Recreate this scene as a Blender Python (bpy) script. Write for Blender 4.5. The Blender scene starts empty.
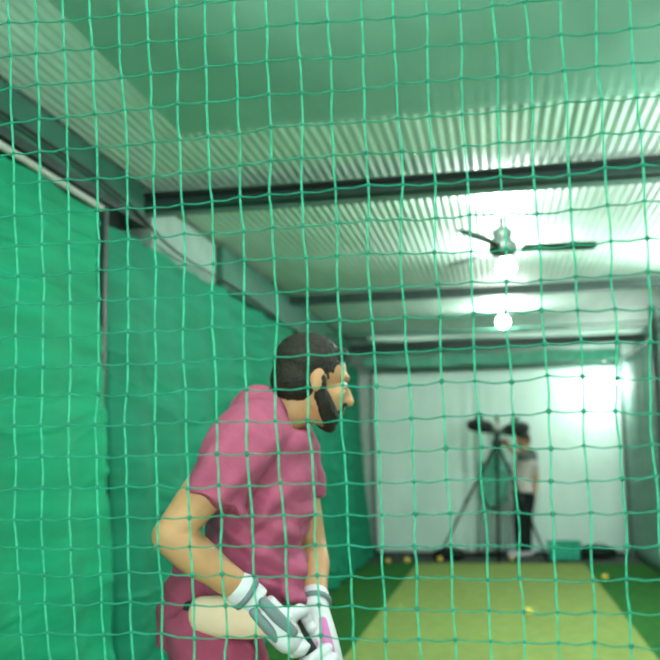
import bpy, bmesh, math, random
from mathutils import Vector as V, Matrix, noise
random.seed(7)
scene = bpy.context.scene
C = scene.collection
PI = math.pi

# ---------------------------------------------------------------- camera
F = 900.0; W = 660.0; EYE = 1.39
VX, VY = 500.0, 455.0          # where the lane's direction vanishes
ROLL = 0.044
d = V(((VX-330)/F, (330-VY)/F, -1)).normalized()
u = V((-math.sin(ROLL), math.cos(ROLL), 0)); zc = (u - d*u.dot(d)).normalized()
xc = d.cross(zc).normalized()
W2C = Matrix((xc, d, zc)).transposed()      # columns = world axes in camera space
C2W = W2C.transposed()
cam_d = bpy.data.cameras.new('camera'); cam = bpy.data.objects.new('camera', cam_d); C.objects.link(cam)
cam_d.sensor_width = 36; cam_d.lens = 36*F/W; cam_d.clip_start = .05
cam.matrix_world = Matrix.Translation((0, 0, EYE)) @ C2W.to_4x4()
cam_d.dof.use_dof = True; cam_d.dof.focus_distance = 1.8; cam_d.dof.aperture_fstop = 3.5
scene.camera = cam

def P(px, py, Y):
    """the world point seen at a pixel, on the cross-section Y metres down the lane"""
    r = C2W @ V(((px-330)/F, (330-py)/F, -1))
    return V((0, 0, EYE)) + r*(Y/r.y)
def PZ(px, py, Z):
    r = C2W @ V(((px-330)/F, (330-py)/F, -1))
    return V((0, 0, EYE)) + r*((Z-EYE)/r.z)

# ---------------------------------------------------------------- materials
def mat(name, col, rough=.7, col2=None, scale=8, stretch=(1, 1, 1), bump=0, bscale=60, metal=0, spec=.3, detail=3, lo=.35, hi=.65, trans=0, sheen=0):
    m = bpy.data.materials.new(name); m.use_nodes = True
    nt = m.node_tree; b = nt.nodes['Principled BSDF']
    b.inputs['Base Color'].default_value = (*col, 1)
    b.inputs['Roughness'].default_value = rough
    b.inputs['Metallic'].default_value = metal
    b.inputs['Specular IOR Level'].default_value = spec
    tc = nt.nodes.new('ShaderNodeTexCoord'); mp = nt.nodes.new('ShaderNodeMapping')
    nt.links.new(tc.outputs['Object'], mp.inputs['Vector']); mp.inputs['Scale'].default_value = stretch
    n = nt.nodes.new('ShaderNodeTexNoise'); n.inputs['Scale'].default_value = scale; n.inputs['Detail'].default_value = detail
    nt.links.new(mp.outputs['Vector'], n.inputs['Vector'])
    r = nt.nodes.new('ShaderNodeValToRGB')
    c2 = col2 if col2 else tuple(c*.85 for c in col)
    r.color_ramp.elements[0].position = lo; r.color_ramp.elements[1].position = hi
    r.color_ramp.elements[0].color = (*c2, 1); r.color_ramp.elements[1].color = (*col, 1)
    nt.links.new(n.outputs['Fac'], r.inputs['Fac']); nt.links.new(r.outputs['Color'], b.inputs['Base Color'])
    if bump:
        n2 = nt.nodes.new('ShaderNodeTexNoise'); n2.inputs['Scale'].default_value = bscale
        nt.links.new(mp.outputs['Vector'], n2.inputs['Vector'])
        bp = nt.nodes.new('ShaderNodeBump'); bp.inputs['Strength'].default_value = bump; bp.inputs['Distance'].default_value = .01
        nt.links.new(n2.outputs['Fac'], bp.inputs['Height']); nt.links.new(bp.outputs['Normal'], b.inputs['Normal'])
    if trans:
        tr = nt.nodes.new('ShaderNodeBsdfTranslucent'); nt.links.new(r.outputs['Color'], tr.inputs['Color'])
        mx = nt.nodes.new('ShaderNodeMixShader'); mx.inputs[0].default_value = trans
        nt.links.new(b.outputs[0], mx.inputs[1]); nt.links.new(tr.outputs[0], mx.inputs[2])
        nt.links.new(mx.outputs[0], nt.nodes['Material Output'].inputs['Surface'])
    return m
def shade_net(name, col, col2, open_=.0, pitch=160):
    """knitted shade netting: woven threads with fine openings, long horizontal creases"""
    m = mat(name, col, .75, col2, scale=3.2, stretch=(1, .35, 3.0), bump=.5, bscale=9, detail=5, lo=.3, hi=.7, trans=.25)
    nt = m.node_tree; tc = nt.nodes['Texture Coordinate']
    prev = nt.nodes['Material Output'].inputs['Surface'].links[0].from_socket
    fac = []
    for ax in ('Y' if open_ < .5 else 'X', 'Z' if open_ < .5 else 'Y'):
        w = nt.nodes.new('ShaderNodeTexWave'); w.bands_direction = ax; w.inputs['Scale'].default_value = pitch/6.283/ .5
        w.inputs['Distortion'].default_value = .6
        nt.links.new(tc.outputs['Object'], w.inputs['Vector']); fac.append(w)
    mul = nt.nodes.new('ShaderNodeMath'); mul.operation = 'MULTIPLY'
    nt.links.new(fac[0].outputs['Fac'], mul.inputs[0]); nt.links.new(fac[1].outputs['Fac'], mul.inputs[1])
    sc = nt.nodes.new('ShaderNodeMath'); sc.operation = 'MULTIPLY'; sc.inputs[1].default_value = open_ if open_ < .5 else open_-.0
    nt.links.new(mul.outputs[0], sc.inputs[0])
    tp = nt.nodes.new('ShaderNodeBsdfTransparent'); mx = nt.nodes.new('ShaderNodeMixShader')
    nt.links.new(sc.outputs[0], mx.inputs[0]); nt.links.new(prev, mx.inputs[1]); nt.links.new(tp.outputs[0], mx.inputs[2])
    nt.links.new(mx.outputs[0], nt.nodes['Material Output'].inputs['Surface'])
    return m
def glow(name, col, s):
    m = bpy.data.materials.new(name); m.use_nodes = True; nt = m.node_tree
    b = nt.nodes['Principled BSDF']; b.inputs['Base Color'].default_value = (.9, .9, .9, 1)
    b.inputs['Emission Color'].default_value = (*col, 1); b.inputs['Emission Strength'].default_value = s
    return m
M = dict(
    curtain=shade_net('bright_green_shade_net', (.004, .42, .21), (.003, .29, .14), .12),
    curtain_shaded=shade_net('shaded_curtain_green', (.007, .28, .16), (.005, .20, .11), .12),  # far curtain's shade is put into this darker green
    roofnet=shade_net('roof_bay_shade', (.36, .66, .54), (.28, .55, .44), 1.7, 120),
    teal=mat('teal_net_cloth', (.04, .42, .28), .8, (.03, .3, .2), scale=14),
    cord=mat('net_cord', (.07, .47, .30), .7, (.04, .36, .22), scale=60, spec=.1, trans=.2),
    cord2=mat('cross_cord', (.03, .27, .18), .7, (.015, .22, .13), scale=60, spec=.1, trans=.2),
    knot=mat('net_knot', (.014, .20, .13), .7, (.01, .15, .10), scale=60),
    sheet=mat('corrugated_sheet', (.52, .67, .59), .55, (.43, .58, .50), scale=2.5, stretch=(3, .6, 1), metal=.0, spec=.5),
    steel=mat('dark_painted_steel', (.022, .050, .042), .5, (.015, .032, .027), scale=12),
    steel2=mat('grey_green_painted_steel', (.10, .19, .15), .5, (.08, .15, .12), scale=6),
    fascia=mat('green_grey_fascia', (.035, .14, .095), .55, (.025, .10, .07), scale=4),
    wallpaint=mat('pale_wall', (.45, .55, .5), .8, (.38, .47, .43), scale=3),
    tarp=mat('white_tarpaulin', (.72, .86, .80), .6, (.62, .77, .71), scale=2.2, stretch=(1, 1, .6), bump=.4, bscale=3),
    greywall=mat('grey_sheet_wall', (.20, .30, .27), .6, (.14, .22, .20), scale=3),
    concrete=mat('dark_concrete', (.05, .055, .05), .8, (.03, .035, .03), scale=6),
    turf=mat('green_turf', (.045, .17, .04), .95, (.028, .115, .026), scale=18, bump=.8, bscale=300, spec=.05, detail=8),
    pitch=mat('pitch_mat', (.26, .32, .10), .95, (.22, .28, .085), scale=10, bump=.6, bscale=250, spec=.05, detail=8),
    skin=mat('skin', (.52, .265, .135), .55, (.46, .22, .11), scale=9),
    shirt=mat('maroon_jersey', (.40, .078, .155), .85, (.34, .062, .125), scale=20, bump=.15, bscale=120),
    shorts=mat('maroon_shorts', (.34, .055, .115), .85, (.28, .042, .09), scale=12),
    pad=mat('cream_padding', (.74, .50, .38), .7, (.66, .43, .32), scale=10),
    white=mat('white_leather', (.64, .58, .64), .6, (.54, .50, .55), scale=14),
    pink=mat('magenta_panel', (.62, .16, .42), .55), grey=mat('grey_panel', (.16, .2, .22), .6),
    hair=mat('black_hair', (.012, .009, .007), .6, (.02, .014, .01), scale=60, bump=.6, bscale=200),
    willow=mat('pale_willow', (.6, .43, .22), .5, (.52, .35, .17), scale=6, stretch=(8, 8, 1)),
    rubber=mat('black_rubber', (.012, .013, .014), .6), black=mat('black_cloth', (.012, .02, .018), .85),
    machine=mat('dark_green_casing', (.02, .06, .045), .4, (.015, .045, .035), scale=8),
    tee=mat('white_tee', (.58, .50, .48), .85, (.5, .42, .40), scale=10), yoke=mat('grey_yoke', (.10, .13, .12), .85),
    lips=mat('lips', (.38, .13, .09), .5), eye=mat('eye_white', (.8, .8, .78), .3), iris=mat('dark_iris', (.03, .015, .01), .3),
    ball=mat('yellow_ball', (.85, .62, .08), .5, (.8, .55, .05), scale=20), seam=mat('pale_seam', (.8, .75, .6), .6),
    fan=mat('brown_fan_enamel', (.05, .07, .06), .35), cream=mat('cream_plastic', (.6, .6, .55), .4),
    lamp=glow('lamp_glow', (.90, 1.0, .93), 230.0), lamp2=glow('wall_lamp_glow', (.90, 1.0, .93), 75.0),
)

# ---------------------------------------------------------------- mesh helpers
def smooth(me):
    for p in me.polygons: p.use_smooth = True
def obj(name, bm, m, parent=None, sm=True, bev=0):
    me = bpy.data.meshes.new(name); bmesh.ops.recalc_face_normals(bm, faces=bm.faces); bm.to_mesh(me); bm.free()
    for x in (m if isinstance(m, (list, tuple)) else [m]): me.materials.append(x)
    if sm: smooth(me)
    o = bpy.data.objects.new(name, me); C.objects.link(o)
    if parent:
        o.parent = parent; o.matrix_parent_inverse = Matrix.Translation(-parent.location)
    if bev:
        b = o.modifiers.new('bevel', 'BEVEL'); b.width = bev; b.segments = 2
    return o
def tag(o, label=None, cat=None, group=None, kind=None):
    for k, v in (('label', label), ('category', cat), ('group', group), ('kind', kind)):
        if v: o[k] = v
    return o
def thing(name, label, cat, loc=(0, 0, 0), group=None):
    o = bpy.data.objects.new(name, None); C.objects.link(o); o.location = loc; o.empty_display_size = .1
    return tag(o, label, cat, group)
def struct(name, bm, m, **k):
    return tag(obj(name, bm, m, **k), kind='structure')
def box(bm, lo, hi, rot=None, mi=0):
    lo, hi = V(lo), V(hi); c = (lo+hi)/2
    r = bmesh.ops.create_cube(bm, size=1)['verts']
    for v in r:
        p = V((v.co.x*(hi.x-lo.x), v.co.y*(hi.y-lo.y), v.co.z*(hi.z-lo.z)))
        v.co = c + (rot @ p if rot else p)
    if mi:
        for f in {f for v in r for f in v.link_faces}: f.material_index = mi
def frame(t, ref=V((0, 0, 1))):
    t = t.normalized()
    if abs(t.dot(ref)) > .95: ref = V((0, 1, 0))
    a = (ref - t*ref.dot(t)).normalized(); return a, t.cross(a)
def tube(bm, pts, r, n=8, sub=1, ref=V((0, 0, 1)), mi=0, round_=False):
    """closed tube along pts; r: one radius or per point; each may be (r_along_ref, r_across)"""
    pts = [V(p) for p in pts]
    rs = list(r) if isinstance(r, list) else [r]*len(pts)
    rs = [x if isinstance(x, tuple) else (x, x) for x in rs]
    if sub > 1:
        q, qr = [], []
        for i in range(len(pts)-1):
            p0, p1, p2, p3 = pts[max(i-1, 0)], pts[i], pts[i+1], pts[min(i+2, len(pts)-1)]
            for k in range(sub):
                t = k/sub
                q.append(.5*((2*p1)+(p2-p0)*t+(2*p0-5*p1+4*p2-p3)*t*t+(3*p1-p0-3*p2+p3)*t**3))
                s = t*t*(3-2*t); qr.append(tuple(rs[i][j]*(1-s)+rs[i+1][j]*s for j in (0, 1)))
        q.append(pts[-1]); qr.append(rs[-1]); pts, rs = q, qr
    if round_:
        t0 = (pts[0]-pts[1]).normalized(); t1 = (pts[-1]-pts[-2]).normalized(); a, b = min(rs[0]), min(rs[-1])
        pre = [(pts[0]+t0*a*math.sin(x), tuple(v*math.cos(x) for v in rs[0])) for x in (1.35, .95, .5)]
        post = [(pts[-1]+t1*b*math.sin(x), tuple(v*math.cos(x) for v in rs[-1])) for x in (.5, .95, 1.35)]
        pts = [p for p, _ in pre]+pts+[p for p, _ in post]; rs = [x for _, x in pre]+rs+[x for _, x in post]
    rings = []
    for i, p in enumerate(pts):
        t = pts[min(i+1, len(pts)-1)]-pts[max(i-1, 0)]
        a, b = frame(t, ref)
        rings.append([bm.verts.new(p+a*rs[i][0]*math.cos(2*PI*k/n)+b*rs[i][1]*math.sin(2*PI*k/n)) for k in range(n)])
    fs = []
    for A, B in zip(rings, rings[1:]):
        for k in range(n): fs.append(bm.faces.new((A[k], A[(k+1) % n], B[(k+1) % n], B[k])))
    fs.append(bm.faces.new(rings[0][::-1])); fs.append(bm.faces.new(rings[-1]))
    if mi:
        for f in fs: f.material_index = mi
def ball(bm, c, r, seg=12, mi=0, rot=None):
    r = V((r, r, r)) if not isinstance(r, (tuple, V)) else V(r)
    vs = bmesh.ops.create_uvsphere(bm, u_segments=seg, v_segments=max(6, seg*2//3), radius=1)['verts']
    for v in vs:
        p = V((v.co.x*r.x, v.co.y*r.y, v.co.z*r.z)); v.co = V(c)+(rot @ p if rot else p)
    if mi:
        for f in {f for v in vs for f in v.link_faces}: f.material_index = mi
def lathe(bm, prof, n=24, c=(0, 0, 0), mi=0, rot=None):
    rings = []
    for r, z in prof:
        rings.append([bm.verts.new(V(c)+((rot or Matrix.Identity(3)) @ V((r*math.cos(2*PI*k/n), r*math.sin(2*PI*k/n), z)))) for k in range(n)])
    for A, B in zip(rings, rings[1:]):
        for k in range(n):
            f = bm.faces.new((A[k], A[(k+1) % n], B[(k+1) % n], B[k])); f.material_index = mi
    bm.faces.new(rings[0][::-1]).material_index = mi; bm.faces.new(rings[-1]).material_index = mi
def fused(name, bm, m, parent, vox=.01, it=4, warp=None, sm=.5):
    """melt overlapping closed shapes into one continuous surface"""
    o = obj(name, bm, m)
    md = o.modifiers.new('r', 'REMESH'); md.mode = 'VOXEL'; md.voxel_size = vox
    s = o.modifiers.new('s', 'SMOOTH'); s.factor = sm; s.iterations = it
    bpy.context.view_layer.update()
    dg = bpy.context.evaluated_depsgraph_get()
    me = bpy.data.meshes.new_from_object(o.evaluated_get(dg), depsgraph=dg)
    old = o.data; o.modifiers.clear(); o.data = me; bpy.data.meshes.remove(old); me.name = name
    if not me.materials: me.materials.append(m)
    if warp:
        ns = [v.normal.copy() for v in me.vertices]
        for v, n in zip(me.vertices, ns): v.co = v.co + n*warp(v.co)
    smooth(me)
    if parent:
        o.parent = parent; o.matrix_parent_inverse = Matrix.Translation(-parent.location)
    return o
def sheet_mesh(fn, nu, nv, thick=0):
    bm = bmesh.new(); g = [[bm.verts.new(fn(i/nu, j/nv)) for j in range(nv+1)] for i in range(nu+1)]
    for i in range(nu):
        for j in range(nv): bm.faces.new((g[i][j], g[i+1][j], g[i+1][j+1], g[i][j+1]))
    return bm
def cloth(name, bm, m, th=.004, parent=None):
    o = obj(name, bm, m, parent); s = o.modifiers.new('t', 'SOLIDIFY'); s.thickness = th; return o

# ---------------------------------------------------------------- the shed
XL, XR, YB, ZC = -2.22, 1.95, 13.35, 3.02
Y0 = -1.6
bm = bmesh.new(); box(bm, (XL-.1, Y0, -.1), (XR+.1, YB+.1, 0)); struct('floor', bm, M['concrete'], sm=False)
bm = bmesh.new(); box(bm, (XL-.12, Y0, 0), (XL, YB, ZC+.15)); struct('wall_left', bm, M['wallpaint'], sm=False)
bm = bmesh.new(); box(bm, (XR, Y0, 0), (XR+.12, YB, ZC+.15)); struct('wall_right', bm, M['greywall'], sm=False)
bm = bmesh.new(); box(bm, (XL-.12, YB, 0), (XR+.12, YB+.12, ZC+.15)); struct('wall_back', bm, M['wallpaint'], sm=False)
# corrugated roof, ribs along the lane
prof = []
x = XL-.1
while x < XR+.12:
    prof.append((x, ZC + .0042*math.cos(x/.052*2*PI))); x += .052/8
bm = bmesh.new(); rows = []
for yy in (Y0-.1, YB+.1): rows.append([bm.verts.new((x, yy, z)) for x, z in prof])
for k in range(len(prof)-1): bm.faces.new((rows[0][k], rows[0][k+1], rows[1][k+1], rows[1][k]))
o = struct('ceiling', bm, M['sheet']); s = o.modifiers.new('t', 'SOLIDIFY'); s.thickness = .01; s.offset = 1
# skirting at the foot of the back wall
bm = bmesh.new(); box(bm, (XL, YB-.03, 0), (XR, YB, .08)); struct('baseboard_back', bm, M['steel'], sm=False)

# turf and pitch
YT = 12.0
bm = bmesh.new(); box(bm, (-2.0, Y0+.1, 0), (XR-.05, YT+.05, .012))
tag(obj('artificial_turf', bm, M['turf'], sm=False), 'dark green artificial turf carpet covering the lane floor on both sides of the pitch', 'turf')
bm = bmesh.new(); box(bm, (-1.12, Y0+.2, .012), (.98, YT, .022))
tag(obj('pitch_mat', bm, M['pitch'], sm=False), 'long yellow-green cricket pitch mat running down the middle of the lane', 'mat')

# cross beams: steel I sections
def ibeam(Y, z, label, h=.10, w=.07, m='steel', hang=0):
    t = thing('roof_beam', label, 'beam', (0, Y, z))
    bm = bmesh.new(); box(bm, (XL, Y-w/2, z-.018), (XR, Y+w/2, z+.0)); box(bm, (XL, Y-.006, z), (XR, Y+.006, z+h)); box(bm, (XL, Y-w/2, z+h), (XR, Y+w/2, z+h+.012))
    obj('steel_section', bm, M[m], t, sm=False)
    return t
b1 = ibeam(4.92, 2.885, 'nearest dark steel roof beam crossing above the batter and in front of the fan', .045, .10)
bm = bmesh.new(); box(bm, (XL, 4.99, 2.855), (XR, 5.03, 2.98)); obj('grey_backing_channel', bm, M['steel2'], b1, sm=False)
bm = bmesh.new(); tube(bm, [(XL, 4.84, 2.945), (-.5, 4.84, 2.93), (XR, 4.84, 2.95)], .012, sub=6); obj('cable', bm, M['rubber'], b1)
ibeam(8.55, 2.91, 'second dark roof beam, just beyond the ceiling fan', .05, .09)
b = ibeam(12.35, 2.86, 'farthest dark roof beam, near the white back sheet', .07, .12)
bm = bmesh.new(); tube(bm, [(XL, 10.4, 2.83), (0, 10.4, 2.82), (XR, 10.4, 2.84)], .009, sub=6)
tag(obj('tension_cable', bm, M['fascia']), 'thin green-grey tension cable across the roof between the second and farthest beams', 'cable')

# left fascia duct, parallel to the lane
t = thing('eave_trunking', 'dark green-grey trunking along the left eave above the green curtain', 'trunking', (-2.0, 5, 2.65))
bm = bmesh.new(); box(bm, (XL, Y0, 2.79), (-1.99, 4.86, 2.99)); obj('near_casing', bm, M['fascia'], t, sm=False, bev=.006)
bm = bmesh.new(); box(bm, (XL, Y0, 2.74), (-1.97, 4.86, 2.785)); obj('lower_rail', bm, M['steel'], t, sm=False, bev=.004)
bm = bmesh.new(); tube(bm, [(-2.0, Y0, 2.712), (-2.0, 4.29, 2.712)], .018); tag(obj('conduit', bm, M['cream'], t), 'pale conduit')
bm = bmesh.new(); box(bm, (XL, 5.05, 2.66), (-2.02, 6.30, 2.98)); tag(obj('pale_casing', bm, mat('pale_casing_paint', (.24, .34, .29)), t, sm=False, bev=.006), 'pale grey section of casing')
bm = bmesh.new(); box(bm, (XL, 6.32, 2.67), (-1.97, 12.2, 2.98)); obj('far_casing', bm, M['fascia'], t, sm=False, bev=.006)
bm = bmesh.new(); tube(bm, [(-1.95, 2.2, 2.80), (-1.95, 4.2, 2.82), (-1.96, 5.3, 2.70), (-1.95, 6.6, 2.70), (-1.96, 8, 2.68)], .009, sub=5); obj('cable', bm, M['rubber'], t)
bm = bmesh.new(); box(bm, (-2.07, 4.305, 0.0), (-1.985, 4.35, 2.73)); box(bm, (-2.10, 4.30, 0.0), (-1.96, 4.36, .02))
tag(obj('steel_post', bm, M['steel'], sm=False), 'dark upright steel post at the left curtain, under the nearest roof beam', 'post')

# net sheet standing in for the shaded roof bay
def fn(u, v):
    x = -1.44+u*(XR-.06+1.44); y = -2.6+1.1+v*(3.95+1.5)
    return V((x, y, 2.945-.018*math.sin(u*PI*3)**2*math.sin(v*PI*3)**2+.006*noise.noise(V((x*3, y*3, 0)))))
tag(cloth('roof_bay_shade', sheet_mesh(fn, 60, 60), M['roofnet'], .002), 'green net sheet standing in for the shaded bay of the corrugated roof nearest the viewer', 'net')

# curtains of shade net down the left
def curtain(y0, y1, xt, xb, zt, amp, freq, seed, nx=160):
    def fn(u, v):
        y = y0+u*(y1-y0); z = zt-v*(zt-.03)
        x = xt+(xb-xt)*v**1.3
        g = .35+.65*v
        if y0 > 0: x -= .13*math.exp(-u*14)*v
        x += amp*g*math.sin(u*freq*2*PI+1.2*math.sin(v*2+seed))+amp*.9*noise.noise(V((y*2.2, z*.5, seed)))
        x += .012*noise.noise(V((y*1.3, z*8+.6*noise.noise(V((y*2, z, 3))), seed)))
        q = V((y*.55, z*7+1.5*noise.noise(V((y*.8, z*.7, 2))), seed))
        x += .022*max(0, 1-abs(noise.noise(q))*7)*(.5+noise.noise(V((y*.9, z*2, 6))))
        return V((x, y, z))
    return sheet_mesh(fn, nx, 200)
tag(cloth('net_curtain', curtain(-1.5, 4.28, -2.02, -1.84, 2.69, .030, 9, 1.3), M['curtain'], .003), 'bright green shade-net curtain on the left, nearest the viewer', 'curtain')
tag(cloth('net_curtain', curtain(4.39, 12.9, -2.0, -1.80, 2.655, .05, 15, 4.1), M['curtain_shaded'], .003), 'green shade-net curtain, shade put into its colour, on the left beyond the steel post and behind the batter', 'curtain')

# right side: net-covered sheet wall
def fn(u, v):
    y = 8.2+u*4.65; z = 2.66-v*2.64
    return V((1.74+.02*math.sin(u*60+v)+.02*noise.noise(V((y*2, z*.6, 9))), y, z))
m2 = shade_net('grey_green_screen', (.27, .45, .38), (.19, .34, .28), .12)
tag(cloth('side_screen', sheet_mesh(fn, 140, 20), m2, .003), 'grey-green screen hanging along the right side of the lane', 'screen')
bm = bmesh.new(); tube(bm, [(1.74, 8.2, 2.675), (1.74, 12.9, 2.675)], .015); tag(obj('screen_rail', bm, M['steel']), 'dark rail carrying the right-hand screen', 'rail')
bm = bmesh.new(); box(bm, (1.64, 10.0, 0.012), (1.70, 10.06, 2.95)); tag(obj('steel_post', bm, M['steel'], sm=False), 'dark steel post on the right beside the grey-green screen', 'post')
bm = bmesh.new(); box(bm, (1.655, 12.9, 0), (1.71, 12.97, 2.9)); tag(obj('corner_post', bm, M['steel2'], sm=False), 'grey-green corner post at the right edge of the white back sheet', 'post')

# white sheet across the back
YS = 13.18
def fn(u, v):
    x = -1.80+u*3.48; z = 2.62-v*2.59
    y = YS+.015*math.sin(u*9+v*2)+.03*noise.noise(V((x*1.4, z*.7, 2)))+.035*v*math.exp(-((u-.42)/.08)**2)*math.sin(u*110)
    return V((x, y, z))
t = thing('back_sheet', 'large white tarpaulin sheet closing the far end of the lane', 'sheet', (0, YS, 0))
cloth('tarpaulin', sheet_mesh(fn, 160, 30), M['tarp'], .003, t)
bm = bmesh.new(); tube(bm, [(-1.85, YS-.02, 2.63), (1.74, YS-.02, 2.63)], .018); obj('top_rail', bm, M['fascia'], t)
def fn(u, v):
    x = -1.85+u*3.5
    return V((x, 12.62+.02*math.sin(u*40), 2.80-v*.14-.03*math.sin(u*PI)*(v)+.012*math.sin(u*19)))
tag(cloth('net_valance', sheet_mesh(fn, 120, 6), mat('pale_teal_net', (.22, .58, .44), .8, (.16, .48, .36), trans=.4), .003), 'teal net valance strip hanging above the white back sheet', 'net')
def fn(u, v):
    p = V((-1.7+u*3.4, 12.05, 0)); p.z = 3.022-.035*math.sin(u*PI)-v*(.05+.02*math.sin(u*12))
    return p
tag(cloth('white_liner', sheet_mesh(fn, 60, 4), M['tarp'], .003), 'white liner strip sagging below the roof in front of the farthest beam', 'liner')

# ---------------------------------------------------------------- lamps
def lamp(p, label, r=.07, down=True, wall=False):
    t = thing('globe_lamp', label, 'lamp', p)
    bm = bmesh.new(); ball(bm, p, (r, r, r*.95), 20); obj('glass_globe', bm, M['lamp2' if wall and p.y > 10 else 'lamp'], t)
    bm = bmesh.new()
    far = p.y > 10 and wall
    if wall and not far: tube(bm, [p+V((r*.8, 0, 0)), p+V((r+.06, 0, 0)), p+V((r+.062, 0, 0)), p+V((r+.075, 0, 0))], [.03, .035, .055, .055], 16)
    else: lathe(bm, [(.03, 0), (.035, r*.5), (.055, r*.52), (.055, r*.52+.015)], 16, p+V((0, 0, r*.85)))
    obj('lamp_holder', bm, M['cream'], t)
    if not wall:
        bm = bmesh.new(); tube(bm, [p+V((0, 0, r*1.3)), V((p.x, p.y, ZC+.004))], .012); obj('stem', bm, M['cream'], t)
    else:
        bm = bmesh.new(); box(bm, p+V((r+.07, -.02, -.02)), V((XR, p.y+.02, p.z+.02))) if p.y < 10 else tube(bm, [p+V((0, 0, r*1.3)), V((p.x, p.y, 2.66)), V((p.x, 13.15, 2.648))], .012); obj('bracket', bm, M['cream'], t)
lamp(P(502, 203, 5.52), 'glowing round lamp directly above the ceiling fan, behind the nearest beam')
lamp(P(506, 268, 7.0), 'glowing round lamp seen just below the ceiling fan hub')
lamp(P(503, 322, 10.2), 'small glowing round lamp between the second and farthest roof beams')
lamp(P(608, 381, 12.75), 'bright round lamp at the right end of the white back sheet', .10, wall=True)
for (y, w_) in ((4.2, 'beside the nearest beam'), (7.6, 'beside the second beam')):  # unseen wall lamps added to brighten curtain, batter and pitch
    lamp(V((1.80, y, 2.55)), 'unseen round fill lamp added on the right-hand wall, '+w_, .10, wall=True)
for (x, y) in ((-.2, 2.0), (.6, -1.0)):
    lamp(V((x, y, 2.84)), 'round lamp above the net, %s' % ('nearest the batter' if y > 0 else 'behind the viewer'))

# ---------------------------------------------------------------- ceiling fan
hub = P(503, 248, 6.15)
t = thing('ceiling_fan', 'dark three-bladed ceiling fan hanging between two glowing lamps', 'fan', (hub.x, hub.y, ZC))
bm = bmesh.new(); tube(bm, [(hub.x, hub.y, ZC-.01), hub], .012); obj('down_rod', bm, M['fan'], t)
bm = bmesh.new(); lathe(bm, [(.03, .17), (.075, .14), (.06, .06), (.015, .05)], 20, hub+V((0, 0, -.02))); obj('canopy', bm, M['fan'], t)
bm = bmesh.new(); lathe(bm, [(.02, .07), (.07, .055), (.10, .02), (.10, -.02), (.07, -.05), (.03, -.06)], 24, hub); obj('motor', bm, M['fan'], t)
tr = P(590, 246, 6.15); 
for a in (math.radians(7), math.radians(127), math.radians(247)):
    c, s = math.cos(a), math.sin(a); bm = bmesh.new(); R = Matrix.Rotation(a, 3, 'Z')
    pts = []
    for k in range(9):
        r = .13+.5*k/8; w = .05+.018*math.sin(k/8*PI*.8)
        if k == 8: w *= .75
        a_, b_ = hub+R @ V((r, -w, .010)), hub+R @ V((r, w, -.014))
        pts.append([bm.verts.new(a_+V((0, 0, .003))), bm.verts.new(b_+V((0, 0, .003))), bm.verts.new(b_-V((0, 0, .003))), bm.verts.new(a_-V((0, 0, .003)))])
    for A, B in zip(pts, pts[1:]):
        for k in range(4): bm.faces.new((A[k], A[(k+1) % 4], B[(k+1) % 4], B[k]))
    bm.faces.new(pts[0]); bm.faces.new(pts[-1])
    box(bm, hub+R @ V((.12, 0, 0))-V((.05, .02, .006)), hub+R @ V((.12, 0, 0))+V((.05, .02, .006)), R)
    obj('blade', bm, M['fan'], t, sm=False)

# ---------------------------------------------------------------- the foreground net
t = thing('cricket_net', 'knotted teal-green cord net hanging across the whole view in front of the batter', 'net', (0, 1.35, 0))
S = .0470
NX, NZ = 70, 62
def node(i, j):
    x = -1.68+i*S*1.03; z = 2.93-(j*.0575-j*j*.000165)
    vv = (2.93-z)/2.93
    w = V((i*.37, j*.37, 0))
    x += .006*noise.noise(w)+.0035*noise.noise(V((i*1.7, j*1.3, 5)))
    z += .007*noise.noise(w+V((9, 4, 2)))+.004*noise.noise(V((i*1.1, j*1.9, 8)))+.0035*(x)*math.sin(j*.7)
    y = 1.205+.32*vv**1.15+.02*noise.noise(V((i*.12, j*.12, 7)))
    # the mesh is drawn in slightly towards the foot
    return V((x+.02*math.sin(i*.2)*vv, y, z))
grid = [[node(i, j) for j in range(NZ)] for i in range(NX)]
def strand(bm, pts, r):
    """thin four-sided cord through the knots, with a little sag between them"""
    n = 4; prev = None
    for i, (p, rr) in enumerate(pts):
        tt = (pts[min(i+1, len(pts)-1)][0]-pts[max(i-1, 0)][0]); a, b = frame(tt, V((0, 1, 0)))
        ring = [bm.verts.new(p+a*rr*math.cos(2*PI*(k+.5)/n)+b*rr*math.sin(2*PI*(k+.5)/n)) for k in range(n)]
        if prev:
            for k in range(n): bm.faces.new((prev[k], prev[(k+1) % n], ring[(k+1) % n], ring[k]))
        prev = ring
bm = bmesh.new()
for i in range(NX):
    pts = []
    for j in range(NZ):
        pts.append((grid[i][j], .0019))
        if j < NZ-1:
            m_ = (grid[i][j]+grid[i][j+1])/2; m_ = m_+V((.0015*random.uniform(-1, 1), 0, 0)); pts.append((m_, 0.0018*random.uniform(.8, 1.15)))
    strand(bm, pts, 0)
obj('upright_cords', bm, M['cord'], t)
bm = bmesh.new()
for j in range(NZ):
    pts = []
    for i in range(NX):
        pts.append((grid[i][j], .0017))
        if i < NX-1:
            m_ = (grid[i][j]+grid[i+1][j])/2; m_ = m_+V((0, 0, -.002-.002*random.random())); pts.append((m_, 0.0013*random.uniform(.8, 1.2)))
    strand(bm, pts, 0)
obj('cross_cords', bm, M['cord2'], t)
bm = bmesh.new()
for i in range(NX):
    for j in range(NZ):
        p = grid[i][j]; r = .0046*random.uniform(.8, 1.2)
        q = [bm.verts.new(p+V(o_)*r) for o_ in ((1, 0, 0), (0, 1, 0), (-1, 0, 0), (0, -1, 0), (0, 0, 1.1), (0, 0, -1.1))]
        for k in range(4):
            bm.faces.new((q[k], q[(k+1) % 4], q[4])); bm.faces.new((q[(k+1) % 4], q[k], q[5]))
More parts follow.
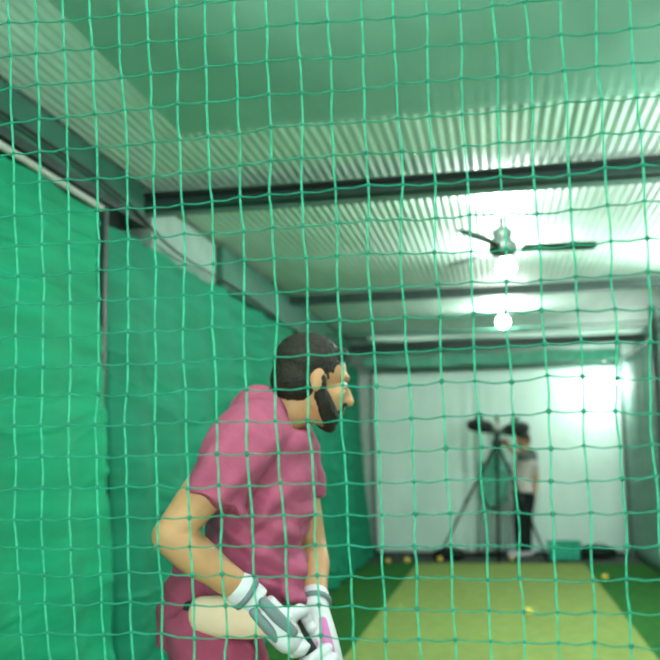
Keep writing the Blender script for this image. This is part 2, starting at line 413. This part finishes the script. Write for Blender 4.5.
tag(obj('knots', bm, M['knot'], t), 'darker green knots')
t['label'] = t['label']
bm = bmesh.new(); tube(bm, [(-1.95, 1.2, 2.935), (0, 1.2, 2.925), (XR, 1.2, 2.935)], .006, sub=4); obj('head_rope', bm, M['teal'], t)

# ---------------------------------------------------------------- people
def hand_wrap(bar, axis, wrist, fr, bar_r, spread, up_sign=1):
    """digits of a hand closed round a bar: returns (palm pts, [finger pts...], thumb pts)"""
    axis = axis.normalized(); n = (wrist-bar); n = (n-axis*n.dot(axis)).normalized(); s = axis.cross(n)
    R = bar_r+fr
    fingers = []
    for k in range(4):
        off = (k-1.5)*spread; L = (.94, 1.0, .95, .78)[k]
        pts = []
        for q in range(7):
            a = math.radians(-35+ (250*L)*q/6)
            rad = R*(1.28 if q == 0 else 1.08 if q == 1 else 1.0)
            pts.append(bar+axis*off+(n*math.cos(a)+s*math.sin(a))*rad)
        fingers.append(pts)
    th = [bar+axis*(-2.0*spread)*up_sign*(1-.12*q)+(n*math.cos(math.radians(20-q*42))+s*math.sin(math.radians(20-q*42)))*R*1.08 for q in range(5)]
    th[0] = bar+axis*(-.9*spread)+n*(R*1.3)
    kn = bar+n*R*1.25
    return kn, fingers, th, n, s

def head(bm, c, fwd, s=1.0):
    """skull, jaw, nose, brow, lips and ears facing fwd, for melting into the body"""
    fwd = fwd.normalized(); right = fwd.cross(V((0, 0, 1))).normalized(); up = right.cross(fwd)
    R = Matrix((right, fwd, up)).transposed()
    def L(x, y, z): return c+R @ (V((x, y, z))*s)
    ball(bm, L(0, -.012, .035), (.076*s, .094*s, .083*s), 20, rot=R)
    ball(bm, L(0, .022, -.03), (.060*s, .068*s, .075*s), 20, rot=R)
    ball(bm, L(0, .055, -.085), (.030*s, .024*s, .022*s), 12, rot=R)      # chin
    tube(bm, [L(-.052, .0, -.05), L(-.03, .04, -.085), L(0, .058, -.092), L(.03, .04, -.085), L(.052, 0, -.05)], .016*s, 8, 3)
    tube(bm, [L(0, .082, .018), L(0, .098, -.010), L(0, .106, -.026)], [.009*s, .012*s, .015*s], 8, 3, round_=True)
    ball(bm, L(-.012, .093, -.030), .009*s, 8); ball(bm, L(.012, .093, -.030), .009*s, 8)
    tube(bm, [L(-.045, .068, .030), L(0, .086, .032), L(.045, .068, .030)], .010*s, 8, 3, round_=True)
    ball(bm, L(-.038, .062, -.015), .020*s, 10); ball(bm, L(.038, .062, -.015), .020*s, 10)
    tube(bm, [L(-.022, .080, -.052), L(0, .088, -.052), L(.022, .080, -.052)], .008*s, 8, 2, round_=True)
    for k in (-1, 1): ball(bm, L(k*.078, -.008, -.002), (.010*s, .019*s, .032*s), 12, rot=R)
    return L, R
def face_bits(par, L, R, s):
    bm = bmesh.new()
    bm.free()
    for k in (-1, 1):
        bm = bmesh.new(); ball(bm, L(k*.031, .074, .010), (.014*s, .010*s, .008*s), 12, rot=R); ball(bm, L(k*.031, .0835, .010), (.006*s, .003*s, .006*s), 10, mi=1, rot=R)
        obj('eye', bm, [M['eye'], M['iris']], par)
    bm = bmesh.new()
    tube(bm, [L(-.021, .085, -.050), L(0, .0945, -.047), L(.021, .085, -.050)], .0045*s, 8, 3, round_=True)
    tube(bm, [L(-.019, .085, -.057), L(0, .093, -.059), L(.019, .085, -.057)], .0055*s, 8, 3, round_=True)
    obj('lips', bm, M['lips'], par)
def hair_cap(name, par, L, R, s, beard):
    bm = bmesh.new()
    ball(bm, L(0, -.022, .045), (.083*s, .096*s, .085*s), 20, rot=R)
    ball(bm, L(0, -.045, .0), (.076*s, .070*s, .07*s), 16, rot=R)
    tube(bm, [L(-.045, .048, .085), L(0, .065, .092), L(.045, .048, .085)], .016*s, 8, 3, round_=True)
    fused(name, bm, M['hair'], par, .006, 2, lambda c_: .003*noise.noise(c_*90))
    if beard:
        bm = bmesh.new()
        tube(bm, [L(-.072, .0, .005), L(-.060, .018, -.050), L(-.034, .05, -.090), L(0, .068, -.102), L(.034, .05, -.090), L(.060, .018, -.050), L(.072, 0, .005)], .016*s, 10, 4, round_=True)
        tube(bm, [L(-.026, .080, -.060), L(-.022, .088, -.040), L(0, .098, -.037), L(.022, .088, -.040), L(.026, .080, -.060)], .006*s, 8, 3, round_=True)
        for k in (-1, 1): tube(bm, [L(k*.033, .0775, .028), L(k*.018, .087, .026)], .0045*s, 6, 2, round_=True)
        for k in (-1, 1): tube(bm, [L(k*.056, .016, -.035), L(k*.042, .040, -.062), L(k*.020, .064, -.082)], [.022*s, .024*s, .020*s], 10, 3, round_=True)
        fused('beard', bm, M['hair'], par, .005, 1, lambda c_: .002*noise.noise(c_*120))

# --- the batter
BY = 2.40
foot_c = P(235, 640, BY); foot_c.z = .022
bat_man = thing('person', 'person in a maroon t-shirt and batting gloves, bent in a batting stance behind the net', 'person', foot_c)
Y = V((0, 1, 0))
neck0, hc = P(277, 414, 2.42), P(313, 383, 2.44)
shN, elN, wrN = P(240, 446, 2.22), P(170, 536, 2.10), P(252, 598, 2.20)
shF, elF, wrF = P(290, 446, 2.60), P(312, 545, 2.58), P(315, 610, 2.42)
pel = P(210, 606, 2.42)
hipN, hipF = P(205, 625, 2.32), P(213, 622, 2.51)
kneeN, kneeF = P(232, 742, 2.20), P(262, 738, 2.56)
def onfloor(p, z=.09): return V((p.x, p.y, z))
ankN, ankF = onfloor(P(205, 800, 2.22)), onfloor(P(262, 800, 2.62))
toe = V((.9, .45, 0)).normalized()
bar0, bar1 = P(288, 612, 2.27), P(336, 694, 2.27)
axis = (bar1-bar0).normalized()
hN, hF = bar0+axis*.050, bar0+axis*.165          # top (near) and bottom (far) hands
bm = bmesh.new()
R3 = V((0, 1, 0))
tube(bm, [pel+V((0, 0, -.05)), pel+V((.01, 0, .06)), P(240, 545, 2.42), P(262, 475, 2.42), P(268, 435, 2.42), neck0], [(.13, .10), (.125, .10), (.12, .09), (.165, .115), (.17, .10), (.06, .06)], 20, 4, R3)
tube(bm, [neck0-V((.02, 0, .03)), P(290, 412, 2.43), hc+V((-.025, 0, -.03))], [.066, .058, .058], 14, 3)
tube(bm, [shN, shN.lerp(elN, .45), elN.lerp(shN, .1)], [.060, .056, .047], 16, 5, round_=True); ball(bm, elN, .045, 16)
tube(bm, [elN.lerp(wrN, .05), elN.lerp(wrN, .3), elN.lerp(wrN, .65), wrN], [.046, .050, .040, .030], 16, 5, round_=True)
tube(bm, [shF, shF.lerp(elF, .45), elF.lerp(shF, .08)], [.060, .054, .044], 16, 5, round_=True); ball(bm, elF, .043, 16)
tube(bm, [elF.lerp(wrF, .05), elF.lerp(wrF, .3), elF.lerp(wrF, .65), wrF], [.043, .048, .038, .029], 16, 5, round_=True)
for hp, kn, an in ((hipN, kneeN, ankN), (hipF, kneeF, ankF)):
    cal = kn.lerp(an, .35)-toe*.02
    tube(bm, [hp, hp.lerp(kn, .4), kn.lerp(hp, .1), kn, cal, kn.lerp(an, .75), an], [.095, .083, .06, .057, .058, .042, .036], 16, 4, round_=True)
    tube(bm, [an-toe*.03-V((0, 0, .045)), an+toe*.06-V((0, 0, .045)), an+toe*.17-V((0, 0, .055))], [.03, .032, .022], 10, 3, round_=True)
glove_geo = []
for hp, wr in ((hN, wrN), (hF, wrF)):
    kn, fing, th, n, s_ = hand_wrap(hp, axis, wr, .009, .017, .021)
    tube(bm, [wr, wr.lerp(kn, .55), kn], [(.028, .028), (.03, .03), (.032, .024)], 12, 3, round_=True)
    for f_ in fing: tube(bm, [kn.lerp(f_[0], .7)]+f_, [.010]*4+[.009]*4, 8, 2, round_=True)
    tube(bm, th, [.012, .011, .010, .010, .009], 8, 2, round_=True)
L, R = head(bm, hc, V((.86, .42, -.22)), 1.06)
body = fused('body', bm, M['skin'], bat_man, .0065, 3)
for v in body.data.vertices: v.co.z = max(v.co.z, .028)
face_bits(bat_man, L, R, 1.06); hair_cap('hair', bat_man, L, R, 1.06, True)

# jersey
def wr_shirt(c):
    w = 0
    # pulls running from the armpit and from the waist
    for (px, py, yy, dx, dz, f, a, rad) in ((262, 522, 2.25, .75, .66, 85, .0085, .11), (250, 556, 2.25, .78, -.62, 95, .010, .14), (285, 570, 2.3, .82, -.57, 90, .009, .12), (222, 470, 2.2, .6, .8, 80, .005, .09), (295, 450, 2.3, .7, .7, 60, .004, .1)):
        p = P(px, py, yy); q = c-p; k = math.exp(-(q.x*q.x+q.z*q.z)/rad**2)
        w += a*k*math.sin((q.x*dz-q.z*dx*-1)*0+(q.x*(-dz)+q.z*dx)*f+1.5*noise.noise(c*9))
    return w+.006*noise.noise(c*9+V((3, 1, 0)))+.002*noise.noise(c*30)
bm = bmesh.new()
tube(bm, [P(238, 606, 2.42), P(247, 578, 2.42), P(256, 540, 2.42), P(263, 490, 2.42), P(265, 445, 2.42), P(268, 418, 2.42), P(283, 404, 2.43)],
     [(.175, .150), (.172, .142), (.168, .135), (.185, .140), (.185, .138), (.13, .11), (.068, .062)], 28, 5, R3)
tube(bm, [P(285, 545, 2.40), P(296, 604, 2.36)], [(.06, .05), (.05, .030)], 14, 3, R3)
tube(bm, [P(262, 432, 2.34), shN, P(213, 506, 2.155)], [.095, .088, .083], 20, 5)
tube(bm, [P(275, 432, 2.50), shF, P(303, 503, 2.60)], [.092, .082, .074], 20, 5)
fused('maroon_shirt', bm, M['shirt'], bat_man, .0065, 4, wr_shirt)
bm = bmesh.new()
col = [P(268+17*math.cos(a)+6, 417+6*math.sin(a), 2.43+.07*math.sin(a)) for a in []]
# shorts
bm = bmesh.new()
tube(bm, [P(226, 568, 2.42), P(216, 590, 2.42), P(210, 610, 2.42), P(206, 645, 2.42)], [(.150, .122), (.168, .132), (.175, .138), (.16, .13)], 24, 4, R3)
for hp, kn in ((hipN, kneeN), (hipF, kneeF)):
    tube(bm, [hp+V((0, 0, .03)), hp.lerp(kn, .4), hp.lerp(kn, .82)], [.11, .107, .102], 20, 4)
fused('maroon_shorts', bm, M['shorts'], bat_man, .009, 4, lambda c: .007*noise.noise(c*11)+.004*math.sin(c.z*60+6*noise.noise(c*6)))
# thigh pad
bm = bmesh.new()
a0, a1 = P(200, 614, 2.215), P(272, 620, 2.20)
tube(bm, [a0, a0.lerp(a1, .35)-Y*.01, a0.lerp(a1, .7)-Y*.005, a1], [(.045, .030), (.052, .034), (.050, .034), (.040, .028)], 16, 4, V((0, 0, 1)), round_=True)
tag(fused('thigh_guard', bm, M['pad'], bat_man, .007, 3), 'cream padded thigh guard')
bm = bmesh.new(); tube(bm, [a0+V((-.03, .0, .02)), P(185, 612, 2.28), P(172, 610, 2.42)], [.012, .012, .012], 8, 4); obj('guard_strap', bm, M['black'], bat_man)

# gloves
for nm, hp, wr, el, acc in (('near', hN, wrN, elN, 'grey'), ('far', hF, wrF, elF, 'pink')):
    g = bmesh.new(); kn, fing, th, n, s_ = hand_wrap(hp, axis, wr, .015, .017, .0265)
    back = (wr-el).normalized()
    cuff0 = wr-back*.035
    tube(g, [cuff0, wr, wr.lerp(kn, .5), kn+n*.006], [(.043, .043), (.040, .038), (.050, .040), (.052, .036)], 16, 4, axis, round_=True)
    for f_ in fing: tube(g, [kn.lerp(f_[0], .6)]+f_, [.017]*3+[.0165]*3+[.0155]*2, 12, 2, round_=True)
    tube(g, th, [.019, .019, .018, .017, .015], 12, 2, round_=True)
    go = tag(fused('batting_glove', g, M['white'], bat_man, .005, 2), 'white batting glove with %s panels' % ('grey' if acc == 'grey' else 'magenta'))
    q = bmesh.new()
    for f_ in fing:
        for (i0, i1) in ((0, 1), (2, 3)):
            c0 = hp+axis*((f_[0]-hp).dot(axis)); p0, p1 = f_[i0], f_[i1]
            e0, e1 = (p0-c0).normalized(), (p1-c0).normalized()
            tube(q, [p0+e0*.008, p0.lerp(p1, .5)+(e0+e1).normalized()*.010, p1+e1*.008], .0125, 10, 2, round_=True)
    op = obj('finger_roll', q, M['white'], bat_man)
    q = bmesh.new()
    mid = wr.lerp(kn, .6); e = (mid-hp); e = (e-axis*e.dot(axis)).normalized()
    side = V((.10, -.98, .15)).normalized(); a0_, a1_g = wr.lerp(kn, .25), kn
    across = (a1_g-a0_).normalized().cross(side)
    tube(q, [a0_+side*.038-across*.018, a0_.lerp(a1_g, .5)+side*.044-across*.018, a1_g+side*.038-across*.020], [.014, .016, .014], 12, 3, round_=True)
    tube(q, [a0_+side*.036+across*.016, a0_.lerp(a1_g, .5)+side*.043+across*.016, a1_g+side*.036+across*.018], [.013, .015, .013], 12, 3, round_=True)
    tag(obj('back_panel', q, M[acc], bat_man), '%s panel on the back of the glove' % ('grey' if acc == 'grey' else 'magenta'))
    q = bmesh.new(); tube(q, [cuff0+back*.006, cuff0+back*.020], [.0455, .0455], 20); tag(obj('wrist_band', q, M['grey'], bat_man), 'dark wrist band')
# shoes
for an in (ankN, ankF):
    s1 = bmesh.new(); b0 = an-V((0, 0, .035))
    tube(s1, [b0-toe*.055, b0-toe*.01+V((0, 0, .012)), b0+toe*.07, b0+toe*.16-V((0, 0, .012)), b0+toe*.2-V((0, 0, .016))], [.032, .046, .042, .040, .026], 16, 3, round_=True)
    tube(s1, [an-V((0, 0, .03)), an+V((0, 0, .03))], .048, 14)
    sh = fused('white_shoe', s1, M['white'], bat_man, .007, 2)
    for v in sh.data.vertices: v.co.z = max(v.co.z, .026)
    s1 = bmesh.new(); z0 = .024
    ring = [(-.085, 0), (-.07, .036), (0, .042), (.1, .05), (.17, .045), (.215, 0), (.17, -.045), (.1, -.05), (0, -.042), (-.07, -.036)]
    lat = V((-toe.y, toe.x, 0)); lo_ = [s1.verts.new(V((an.x, an.y, z0))+toe*a+lat*b_) for a, b_ in ring]; hi_ = [s1.verts.new(v.co+V((0, 0, .02))) for v in lo_]
    s1.faces.new(lo_); s1.faces.new(hi_)
    for k in range(10): s1.faces.new((lo_[k], lo_[(k+1) % 10], hi_[(k+1) % 10], hi_[k]))
    obj('sole', s1, M['rubber'], bat_man, sm=False)

# bat: held, so its own thing
bt = thing('cricket_bat', 'pale willow cricket bat gripped in both gloves of the batter', 'bat', bar0)
bm = bmesh.new(); tube(bm, [bar0-axis*.01, bar0+axis*.30], [.0165, .0165], 14, round_=True); obj('grip', bm, M['black'], bt)
bm = bmesh.new(); sref = V((.45, -.9, 0)); sref = (sref-axis*sref.dot(axis)).normalized()
b0 = bar0+axis*.29; tube(bm, [b0, b0+axis*.06, b0+axis*.3, b0+axis*.48, b0+axis*.54], [(.016, .016), (.022, .050), (.033, .054), (.030, .054), (.014, .045)], 16, 3, sref); obj('blade', bm, M['willow'], bt)

# --- the person feeding the machine
FY = 12.86
fc = P(518, 553, FY); fc.z = 0
fp = thing('person', 'person in a white tee and black trousers standing at the ball machine', 'person', fc)
fw = V((-.85, -.5, 0)).normalized(); sd = V((-fw.y, fw.x, 0))
def Q(px, py, o_=0): return P(px, py, FY)+sd*o_
pelv = Q(523, 490); nk = Q(526, 452); hd = Q(523, 441)
bm = bmesh.new()
tube(bm, [pelv-V((0, 0, .05)), Q(524, 478), Q(527, 462), Q(528, 455), nk], [(.14, .1), (.125, .09), (.16, .11), (.15, .09), (.06, .05)], 16, 3, sd)
tube(bm, [nk-V((0, 0, .02)), hd], [.055, .055], 12, 2)
a1_ = [Q(536, 457, -.12), Q(541, 474, -.14), Q(539, 492, -.10)]; a2_ = [Q(520, 457, .16), Q(513, 455, .17), Q(505, 446, .08)]
for A in (a1_, a2_):
    tube(bm, A, [.05, .04, .027], 12, 4, round_=True)
    dd = (A[2]-A[1]).normalized(); sdd, upd = frame(dd)
    pc = A[2]+dd*.045
    tube(bm, [A[2], pc], [(.035, .018), (.04, .018)], 10, 2, sdd, round_=True)
    for k in range(4):
        o_ = sdd*((k-1.5)*.021); tube(bm, [pc+o_, pc+o_+dd*.045, pc+o_+dd*(.075+.008*(k in (1, 2)))+upd*.015], [.0095, .009, .008], 8, 2, round_=True)
    tube(bm, [A[2]+dd*.01+sdd*.02, A[2]+dd*.04+sdd*.05, A[2]+dd*.075+sdd*.055], [.012, .011, .009], 8, 2, round_=True)
legs = []
for px, o_ in ((517, .09), (528, -.08)):
    h_, k_ = Q(px+2, 496, o_*.6), Q(px, 523, o_*.6); a_ = V((k_.x, k_.y, .09)); legs.append((h_, k_, a_))
    tube(bm, [h_, k_, a_], [.085, .058, .04], 12, 4, round_=True)
L, R = head(bm, hd+V((0, 0, .0)), fw+V((0, 0, -.2)), 1.0)
fused('body', bm, M['skin'], fp, .009, 2)
face_bits(fp, L, R, 1.0); hair_cap('hair', fp, L, R, 1.0, False)
bm = bmesh.new()
tube(bm, [Q(523, 492), Q(524, 478), Q(527, 463), Q(528, 455), Q(526, 452.5)], [(.165, .13), (.15, .115), (.18, .13), (.155, .11), (.075, .07)], 20, 4, sd)
for A in (a1_, a2_): tube(bm, [A[0], A[0].lerp(A[1], .75)], [.068, .06], 14, 2, round_=True)
o = fused('white_tee_shirt', bm, M['tee'], fp, .011, 2, lambda c: .008*noise.noise(c*10))
o.data.materials.append(M['yoke'])
zy = Q(527, 459).z
for p_ in o.data.polygons:
    if p_.center.z > zy-.01: p_.material_index = 1
bm = bmesh.new()
tube(bm, [Q(523, 486), pelv, Q(522, 498)], [(.15, .115), (.16, .125), (.14, .11)], 18, 3, sd)
for h_, k_, a_ in legs: tube(bm, [h_, k_, a_+V((0, 0, .03))], [.10, .078, .062], 14, 3, round_=True)
fused('black_trousers', bm, M['black'], fp, .012, 2, lambda c: .006*noise.noise(c*12))
for h_, k_, a_ in legs:
    s1 = bmesh.new(); b0 = a_-V((0, 0, .04)); tube(s1, [b0-fw*.06, b0, b0+fw*.08, b0+fw*.17], [.035, .045, .042, .035], 14, 3, round_=True); tube(s1, [b0, a_+V((0, 0, .02))], .05, 12)
    sh = fused('white_shoe', s1, M['white'], fp, .009, 2)
    for v in sh.data.vertices: v.co.z = max(v.co.z, .003)

# ---------------------------------------------------------------- ball machine on tripod
MY = 12.38
ap = P(497, 441, MY)
t = thing('ball_machine', 'dark ball-throwing machine on a tall spread tripod before the white back sheet', 'machine', (ap.x, ap.y, 0))
for (px, py, dy) in ((437, 549, 0), (547, 549, -.08), (499, 556, -.30)):
    q = P(px, py, MY+dy)
    q = V((q.x, MY+dy, .02)); bm = bmesh.new()
    tube(bm, [ap-V((0, 0, .02)), ap.lerp(q, .5), q], [.019, .019, .015], 10)
    lg = obj('tripod_leg', bm, M['rubber'], t)
    bm = bmesh.new(); tube(bm, [q+V((0, 0, .02)), V((q.x, q.y, 0.0))], [.022, .03], 12); f_ = obj('rubber_foot', bm, M['rubber'], lg)
    bm = bmesh.new(); c_ = ap.lerp(q, .5); tube(bm, [c_-(q-ap).normalized()*.03, c_+(q-ap).normalized()*.03], .027, 12); obj('clamp', bm, M['steel'], lg)
bm = bmesh.new(); lathe(bm, [(.05, -.08), (.07, -.05), (.07, .0), (.035, .02), (.035, .14)], 18, ap); obj('tripod_head', bm, M['steel'], t)
mc = P(497, 430, MY)
Rm = Matrix.Rotation(.12, 3, 'Y')
bm = bmesh.new(); box(bm, mc+V((-.30, -.10, -.06)), mc+V((.36, .12, .03)), Rm); obj('chassis', bm, M['machine'], t, sm=False, bev=.02)
for px, dz in ((480, .04), (516, .0)):
    c_ = P(px, 429, MY-.02)
    bm = bmesh.new(); Rt = Matrix.Rotation(.25, 3, 'X')
    lathe(bm, [(.06, -.055), (.15, -.055), (.175, -.035), (.18, 0), (.175, .035), (.15, .055), (.06, .055)], 28, c_+V((0, 0, dz)), 0, Rt @ Matrix.Rotation(.15 if px < 500 else -.1, 3, 'Y')); w = obj('throwing_wheel', bm, M['rubber'], t)
    bm = bmesh.new(); lathe(bm, [(.05, .05), (.06, .10), (.055, .16), (.02, .165)], 18, c_+V((0, 0, dz)), 0, Rt); obj('motor', bm, M['steel2'], w)
bm = bmesh.new(); tube(bm, [mc+V((.02, .35, .17)), mc+V((.02, .1, .09)), mc+V((.02, -.12, .03))], [.05, .045, .045], 16, 3); tag(obj('ball_chute', bm, M['cream'], t), 'pale feed chute')
bm = bmesh.new(); tube(bm, [mc+V((.02, .1, .05)), mc+V((.0, .1, .18))], [.012, .012], 8); ball(bm, mc+V((0, .1, .19)), .022, 10); obj('handle', bm, M['rubber'], t)

# net bundle hanging from the machine and draped cloth behind it
bm = bmesh.new()
for k in range(7):
    a = k*.9; x0 = 486+k*3.0
    tube(bm, [P(492+k, 452, 12.88), P(x0, 470, 12.86+.05*math.sin(a)), P(x0-2+k*.6, 489, 12.86+.04*math.cos(a)), P(490+k*1.5, 505, 12.88)], [.02, .05, .05, .03], 10, 4, round_=True)
tag(fused('net_bundle', bm, mat('faded_teal_net', (.14, .45, .34), .8, (.09, .36, .26), scale=14), None, .014, 2, lambda c: .01*noise.noise(c*14)), 'teal bundle of netting hanging behind the tripod', 'net')
def fn(u, v):
    px = 478+u*34; py = 462+v*90
    p = P(px, py, 13.04); p.y += .035*math.sin(u*26+v*1.5)-.02*v
    p.z = max(p.z, .02); return p
m3 = mat('grey_drape', (.36, .46, .42), .8, (.28, .38, .34), scale=6)
tag(cloth('pleated_drape', sheet_mesh(fn, 60, 20), m3, .004), 'grey pleated drape hanging on the white sheet behind the tripod', 'drape')

# crate, kit bag
c0 = PZ(549, 556, .0); c1 = PZ(580, 556, 0); yb = 12.42
xa, xb_ = P(549, 550, yb).x, P(581, 550, yb).x
t = thing('plastic_crate', 'teal plastic crate on the floor at the right foot of the tripod', 'crate', ((xa+xb_)/2, yb+.15, 0))
bm = bmesh.new(); h = .24
for lo, hi in (((xa, yb, .0), (xb_, yb+.3, .015)), ((xa, yb, .0), (xb_, yb+.012, h)), ((xa, yb+.288, .0), (xb_, yb+.3, h)), ((xa, yb, 0), (xa+.012, yb+.3, h)), ((xb_-.012, yb, 0), (xb_, yb+.3, h))): box(bm, lo, hi)
obj('crate_body', bm, M['teal'], t, sm=False)
bm = bmesh.new()
for lo, hi in (((xa-.012, yb-.012, h-.03), (xb_+.012, yb, h)), ((xa-.012, yb+.3, h-.03), (xb_+.012, yb+.312, h)), ((xa-.012, yb, h-.03), (xa, yb+.3, h)), ((xb_, yb, h-.03), (xb_+.012, yb+.3, h))): box(bm, lo, hi)
for k in range(5): x_ = xa+(xb_-xa)*(k+.5)/5; box(bm, (x_-.008, yb-.008, .02), (x_+.008, yb, h-.03))
obj('rim', bm, M['teal'], t, sm=False)
def bag(px0, px1, Yb, label, hgt):
    a, b_ = P(px0, 552, Yb), P(px1, 552, Yb); a.z = b_.z = hgt*.5
    t = thing('kit_bag', label, 'bag', ((a.x+b_.x)/2, Yb, 0))
    bm = bmesh.new(); tube(bm, [a, a.lerp(b_, .3)+V((0, 0, .01)), a.lerp(b_, .7), b_], [(hgt*.42, .1), (hgt*.5, .13), (hgt*.48, .13), (hgt*.4, .1)], 16, 4, round_=True)
    o = fused('bag_body', bm, M['black'], t, .012, 2, lambda c: .012*noise.noise(c*9))
    for v in o.data.vertices: v.co.z = max(v.co.z, .002)
    bm = bmesh.new(); c_ = a.lerp(b_, .5); tube(bm, [c_+V((-.12, -.05, hgt*.35)), c_+V((-.06, -.06, hgt*.62)), c_+V((.06, -.06, hgt*.62)), c_+V((.12, -.05, hgt*.35))], .008, 8, 4); obj('carry_handle', bm, M['steel'], t)
bag(438, 462, 12.55, 'black kit bag on the floor at the left foot of the tripod', .15)
bag(584, 612, 12.75, 'low black bag at the foot of the back sheet, right of the crate', .17)

# balls
def cball(px, py, label, z=.022, r=.036, Yf=None):
    p = PZ(px, py, z+r) if Yf is None else P(px, py, Yf)
    p.z = z+r
    t = thing('cricket_ball', label, 'ball', (p.x, p.y, z), 'practice balls on the floor')
    bm = bmesh.new(); ball(bm, p, r, 20); obj('ball_cover', bm, M['ball'], t)
    bm = bmesh.new(); n = 24; Rq = Matrix.Rotation(px, 3, 'X') @ Matrix.Rotation(.6+py, 3, 'Z')
    pts = [p+Rq @ V((r*1.01*math.cos(k*2*PI/n), r*1.01*math.sin(k*2*PI/n), 0)) for k in range(n+1)]; tube(bm, pts, .0018, 6); obj('seam', bm, M['seam'], t)
cball(528, 612, 'yellow ball alone in the middle of the pitch mat', r=.040)
cball(440, 559, 'yellow ball at the far end of the pitch, left of the tripod', .012)
cball(407, 560, 'yellow ball on turf near the far left corner of the pitch', .012)
cball(388, 561, 'small pale ball at the foot of the left curtain, far end', .012, .030)
cball(605, 577, 'yellow ball on the dark turf right of the pitch', .012, .033)
cball(512, 559, 'faint yellow ball at the far edge of the pitch, below the feeder\'s shoes', .012, .028)

# ---------------------------------------------------------------- light and view
w = bpy.data.worlds.new('world'); scene.world = w; w.use_nodes = True
bg = w.node_tree.nodes['Background']; bg.inputs[0].default_value = (.75, .95, .85, 1); bg.inputs[1].default_value = 3.9
vs = scene.view_settings; vs.view_transform = 'Standard'; vs.look = 'None'; vs.exposure = 0.68; vs.gamma = 1; vs.use_curve_mapping = False
